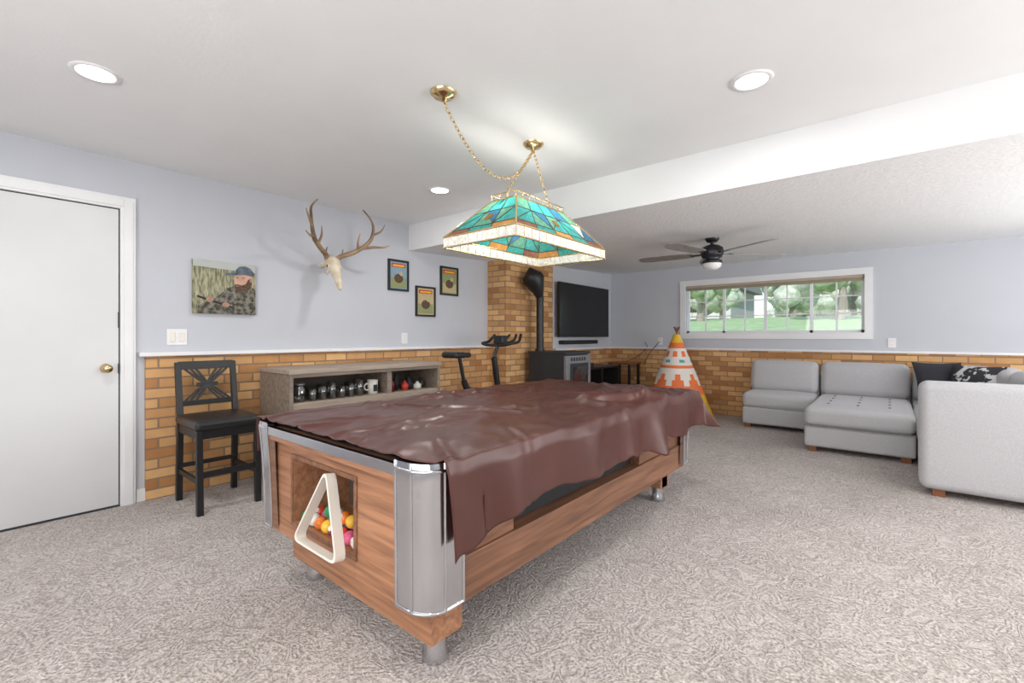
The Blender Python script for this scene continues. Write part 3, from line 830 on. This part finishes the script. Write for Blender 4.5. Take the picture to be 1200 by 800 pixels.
for a in (-1,1):
    for c in (-1,1): b.box((x+a*.17-.018,y+c*.17-.018,0),(x+a*.17+.018,y+c*.17+.018,.73),'black')
b.build(0.003)
b = B('power_cord')
b.tube(bez([(-3.2,WB-.02,1.1),(-3.15,WB-.05,1.0),(-3.3,WB-.1,.85),(-3.4,7.1,.77)],8),.005,'black',6)
b.tube(bez([(-2.94,WB-.01,1.1),(-2.95,WB-.05,1.08),(-3.1,WB-.075,.9),(-3.2,WB-.06,.70)],8),.005,'black',6); b.build()

# ------------------------------------------------------------------ teepee
b = B('toy_teepee')
cx_,cy_=-2.42,6.72; H=1.22; R0=.52; n=48
def ring(z,n=n):
    r=lerp(R0,.045,z/H); return [(cx_+r*math.cos(2*math.pi*i/n),cy_+r*math.sin(2*math.pi*i/n),z) for i in range(n)]
zs=[i*H/30 for i in range(31)]
for k in range(len(zs)-1):
    A,C=ring(zs[k]),ring(zs[k+1])
    for i in range(n):
        j=(i+1)%n
        ph=i%6; tri=abs(ph-2.5)
        m='tp_white'
        if k<9: m='yellow'
        elif k<11: m='tp_orange'
        elif k<16: m='tp_orange' if tri < (16-k)*.55 else 'tp_white'
        elif k in (18,): m='tp_orange'
        elif k in (20,): m='tp_teal' if i%8<3 else 'tp_white'
        elif k in (22,23): m='tp_orange' if ph<3 else 'tp_white'
        elif k>=27: m='yellow'
        elif k in (25,26): m='tp_orange'
        b.add([A[i],A[j],C[j],C[i]],[(0,1,2,3)],m,True)
for i in range(5):
    a=2*math.pi*i/5; d=Vector((math.cos(a),math.sin(a),0))
    b.tube([Vector((cx_,cy_,H-.03))+d*.03,Vector((cx_,cy_,H+.11))-d*.045],.008,'foot',6)
b.build()

# ------------------------------------------------------------------ ceiling fan
b = B('ceiling_fan')
x,y=-1.43,5.0; zc=2.155+.143*(y-3.2)/4.3
b.lathe((x,y,zc),[(0,-.04),(.05,-.04),(.07,-.01),(.07,.01)],'gun',24)
b.tube([(x,y,zc-.03),(x,y,zc-.08)],.018,'gun',10)
b.lathe((x,y,zc),[(0,-.07),(.06,-.075),(.105,-.10),(.115,-.15),(.10,-.20),(.06,-.22),(.095,-.235),(.10,-.26),(.09,-.265)],'gun',28)
b.lathe((x,y,zc),[(.092,-.262),(.085,-.30),(.05,-.325),(0,-.333)],'frost',24)
for i in range(5):
    a=math.radians(40+72*i)
    Xm=Matrix.Translation((x,y,zc-.165))@Matrix.Rotation(a,4,'Z')@Matrix.Rotation(math.radians(11),4,'X')
    b.box((.09,-.022,-.004),(.22,.022,.004),'gun',Xm)
    pts=[(.19,-.05,0),(.30,-.065,0),(.64,-.072,0),(.74,-.06,0),(.775,-.03,0),(.78,.03,0),(.74,.06,0),(.64,.072,0),(.30,.065,0),(.19,.05,0)]
    P=[Xm@Vector(p) for p in pts]; up=(Xm.to_3x3()@Vector((0,0,.008)))
    b.poly(P,'blade',up)
b.build()

# ------------------------------------------------------------------ sofa
b = B('sectional_sofa')
ys=7.30
def seatmod(x0,x1,yf,base_top=.27,seat_top=.46):
    b.rbox((x0,yf+.01,.05),(x1,ys,base_top),.03,'sofa')
    b.rbox((x0,yf-.01,base_top-.005),(x1,ys-.25,seat_top),.06,'sofa',(0,0.01,.02))
    b.rbox((x0,ys-.24,.20),(x1,ys,.72),.06,'sofa')
    X=Matrix.Translation((0,ys-.25,.44))@Matrix.Rotation(math.radians(-10),4,'X')@Matrix.Translation((0,-(ys-.25),-.44))
    b.rbox((x0+.005,ys-.36,.44),(x1-.005,ys-.14,.86),.08,'sofa',(0,.03,.01),X)
seatmod(-1.50,-.70,6.55)
seatmod(-.69,.19,5.60)
b.box((-.688,5.598,.262),(.188,5.63,.274),'sofad')
for i in range(3):
    for j in range(4): b.sphere((-.50+i*.25,5.85+j*.26,.482),(.014,.014,.006),'sofad',8)
xr0,xr1=.20,1.18
b.rbox((xr0,4.80,.05),(xr1,ys,.27),.03,'sofa')
for (a,c) in ((4.80,5.62),(5.63,6.45)):
    b.rbox((xr0-.01,a,.265),(xr1-.25,c,.46),.06,'sofa',(0.01,0,.02))
    X=Matrix.Translation((xr1-.25,0,.44))@Matrix.Rotation(math.radians(10),4,'Y')@Matrix.Translation((-(xr1-.25),0,-.44))
    b.rbox((xr1-.36,a+.005,.44),(xr1-.14,c-.005,.86),.08,'sofa',(.03,0,.01),X)
b.rbox((xr0,6.46,.265),(xr1-.2,ys-.25,.46),.06,'sofa',(0,0,.02))
b.rbox((xr1-.22,4.80,.05),(xr1,ys,.72),.06,'sofa')
b.rbox((xr0,ys-.24,.20),(xr1,ys,.72),.06,'sofa')
X=Matrix.Translation((0,ys-.25,.44))@Matrix.Rotation(math.radians(-10),4,'X')@Matrix.Translation((0,-(ys-.25),-.44))
b.rbox((xr0+.005,ys-.36,.44),(xr1-.3,ys-.14,.86),.08,'sofa',(0,.03,.01),X)
b.rbox((xr1-.36,6.46,.44),(xr1-.14,ys-.2,.86),.08,'sofa',(.03,0,.01))
b.rbox((xr0-.03,4.58,.05),(xr1,4.82,.85),.06,'sofa',(0,.008,0))
for (fx_,fy_) in ((-1.44,6.62),(-.78,6.62),(-.62,5.67),(.12,5.67),(.28,4.66),(1.1,4.66),(-1.44,7.2),(1.1,7.2)):
    b.box((fx_-.035,fy_-.035,0),(fx_+.035,fy_+.035,.055),'foot')
b.build()
def pillow(c,rz,rx,m,name='throw_pillow'):
    b=B(name); X=Matrix.Translation(c)@Matrix.Rotation(rz,4,'Z')@Matrix.Rotation(rx,4,'X')
    n=14;V=[];F=[]
    for side in (1,-1):
        o=len(V)
        for i in range(n+1):
            for j in range(n+1):
                u=-1+2*i/n;v=-1+2*j/n
                k=(1-abs(u)**2.2)*(1-abs(v)**2.2)
                pin=1-.07*((1-u*u)*abs(v)+(1-v*v)*abs(u))
                V.append((.22*u*pin,side*.075*max(0,k)**.55,.22*v*pin))
        for i in range(n):
            for j in range(n):
                q=(o+i*(n+1)+j,o+(i+1)*(n+1)+j,o+(i+1)*(n+1)+j+1,o+i*(n+1)+j+1)
                F.append(q if side>0 else q[::-1])
    b.add(V,F,m,True,X)
    b.build()
M['pat']=mat('pillow_pattern',(0.03,0.03,0.035),.9,col2=(.6,.6,.6),nfac=11,ramp=(.56,.59))
M['pblack']=mat('pillow_black',(0.03,0.03,0.037),.95)
pillow((.42,6.80,.70),math.radians(20),math.radians(-22),'pblack')
pillow((.66,6.62,.69),math.radians(-30),math.radians(-25),'pat')

# ------------------------------------------------------------------ outside
def gz(y):
    return lerp(.85,2.0,min(1,max(0,(y-8)/14))) if y<22 else lerp(2.0,2.6,min(1,(y-22)/28))
b=B('ground_lawn'); ysx=[WB+.16,8,12,16,20,22,30,40,50,60]
V=[];F=[]
for yy in ysx: V+= [(-40,yy,gz(yy)),(30,yy,gz(yy))]
for i in range(len(ysx)-1): F.append((2*i,2*i+1,2*i+3,2*i+2))
b.add(V,F,'grass'); b.add([(-40,ysx[0],gz(8)),(30,ysx[0],gz(8)),(30,ysx[0],-.1),(-40,ysx[0],-.1)],[(0,1,2,3)],'grass'); b.build()
b=B('neighbor_house'); g0=gz(38)
b.box((-20,38,g0-.2),(-9.5,46,g0+2.6),'siding')
b.add([(-20.6,37.4,g0+2.6),(-8.9,37.4,g0+2.6),(-8.9,46.6,g0+2.6),(-20.6,46.6,g0+2.6),(-20.6,42,g0+5),(-8.9,42,g0+5)],[(0,1,5,4),(1,2,5),(2,3,4,5),(3,0,4),(0,3,2,1)],'roof')
b.box((-13.2,37.96,g0+.8),(-11.8,38,g0+1.9),'screen'); b.box((-17,37.96,g0+.8),(-15.5,38,g0+1.9),'screen'); b.build()
def tree(x,y,h,r,m,tr=.16):
    g=gz(y); b=B('tree'); b.tube([(x,y,g-.1),(x+.1,y,g+h*.4),(x,y+.1,g+h*.8)],[tr,tr*.8,tr*.4],'bark',10)
    for i in range(18):
        a=random.random()*6.28; rr=r*random.uniform(.1,.8); cz=g+h*.75+random.uniform(-.6,.5)*r
        b.sphere((x+rr*math.cos(a),y+rr*math.sin(a),cz),r*random.uniform(.25,.42),m,10)
    o=b.build(); t=bpy.data.textures.new('cl','CLOUDS'); t.noise_scale=.3
    s_=o.modifiers.new('s','SUBSURF'); s_.levels=1; s_.render_levels=1
    d=o.modifiers.new('d','DISPLACE'); d.texture=t; d.strength=.3
for t_ in ((-6.2,20,2.6,1.5,'leaf'),(-3.4,24,2.6,1.8,'leaf2'),(-1.3,19,2.6,1.3,'leaf'),(-8.0,30,2.6,2.0,'leaf2'),
           (-5.2,38,2.6,2.4,'leaf2'),(-2.0,40,2.6,2.4,'leaf2'),(1.5,34,2.6,2.2,'leaf'),(-7.5,50,2.4,2.8,'leaf2'),(0.5,50,2.6,2.8,'leaf2'),(-4,54,2.6,2.8,'leaf'),(4.5,44,2.6,2.6,'leaf2'),(-3.2,32,2.4,1.6,'leaf2')): tree(*t_)

# ------------------------------------------------------------------ lights / world
w=bpy.data.worlds.new('World'); scene.world=w; w.use_nodes=True
nt=w.node_tree; bg=nt.nodes['Background']; sky=nt.nodes.new('ShaderNodeTexSky')
sky.sky_type='NISHITA'; sky.sun_elevation=math.radians(45); sky.sun_rotation=math.radians(200); sky.sun_disc=False
nt.links.new(sky.outputs[0],bg.inputs[0]); bg.inputs[1].default_value=.28
l=bpy.data.lights.new('sun','SUN'); l.energy=4.0; l.angle=.01; o=bpy.data.objects.new('sun_lamp',l); scene.collection.objects.link(o)
o.rotation_euler=(math.radians(50),0,math.radians(20))
def fill_light(name,loc,rot,sx,sy,e):
    l=bpy.data.lights.new(name,'AREA'); l.shape='RECTANGLE'; l.size=sx; l.size_y=sy; l.energy=e; l.color=(1,.995,.985)
    o=bpy.data.objects.new(name,l); o.location=loc; o.rotation_euler=rot; scene.collection.objects.link(o)
def fillframe(name,lo,hi,ax):
    b=B(name); t=.07
    if ax=='y':
        y=lo[1]
        b.box((lo[0]-t,y,lo[2]-t),(hi[0]+t,y+.02,lo[2]),'white'); b.box((lo[0]-t,y,hi[2]),(hi[0]+t,y+.02,hi[2]+t),'white')
        b.box((lo[0]-t,y,lo[2]),(lo[0],y+.02,hi[2]),'white'); b.box((hi[0],y,lo[2]),(hi[0]+t,y+.02,hi[2]),'white')
    else:
        x=lo[0]
        b.box((x-.02,lo[1]-t,lo[2]-t),(x,hi[1]+t,lo[2]),'white'); b.box((x-.02,lo[1]-t,hi[2]),(x,hi[1]+t,hi[2]+t),'white')
        b.box((x-.02,lo[1]-t,lo[2]),(x,lo[1],hi[2]),'white'); b.box((x-.02,hi[1],lo[2]),(x,hi[1]+t,hi[2]),'white')
    b.build()
tl=math.radians(112)
fillframe('added_frame_2',(-2.0,WF,.5),(1.4,WF,2.1),'y'); fill_light('added_fill_2',(-.3,WF+.32,1.3),(tl,0,0),3.4,1.5,82)  # fill lamp and window frame added behind the camera to brighten the room
fillframe('added_frame_3',(WR,1.6,.6),(WR,6.6,2.05),'x'); fill_light('added_fill_3',(WR-.32,4.1,1.30),(tl,0,math.radians(90)),4.8,1.4,112)  # another added fill lamp with invented frame, on the unseen right wall

# ------------------------------------------------------------------ camera
cam=bpy.data.cameras.new('camera'); cam.lens=16.0; cam.sensor_width=36; cam.clip_start=.05
co=bpy.data.objects.new('camera',cam); scene.collection.objects.link(co)
co.location=(0,0,1.19); co.rotation_euler=(math.radians(90),0,math.radians(39.7)); cam.shift_y=-6/1200
scene.camera=co
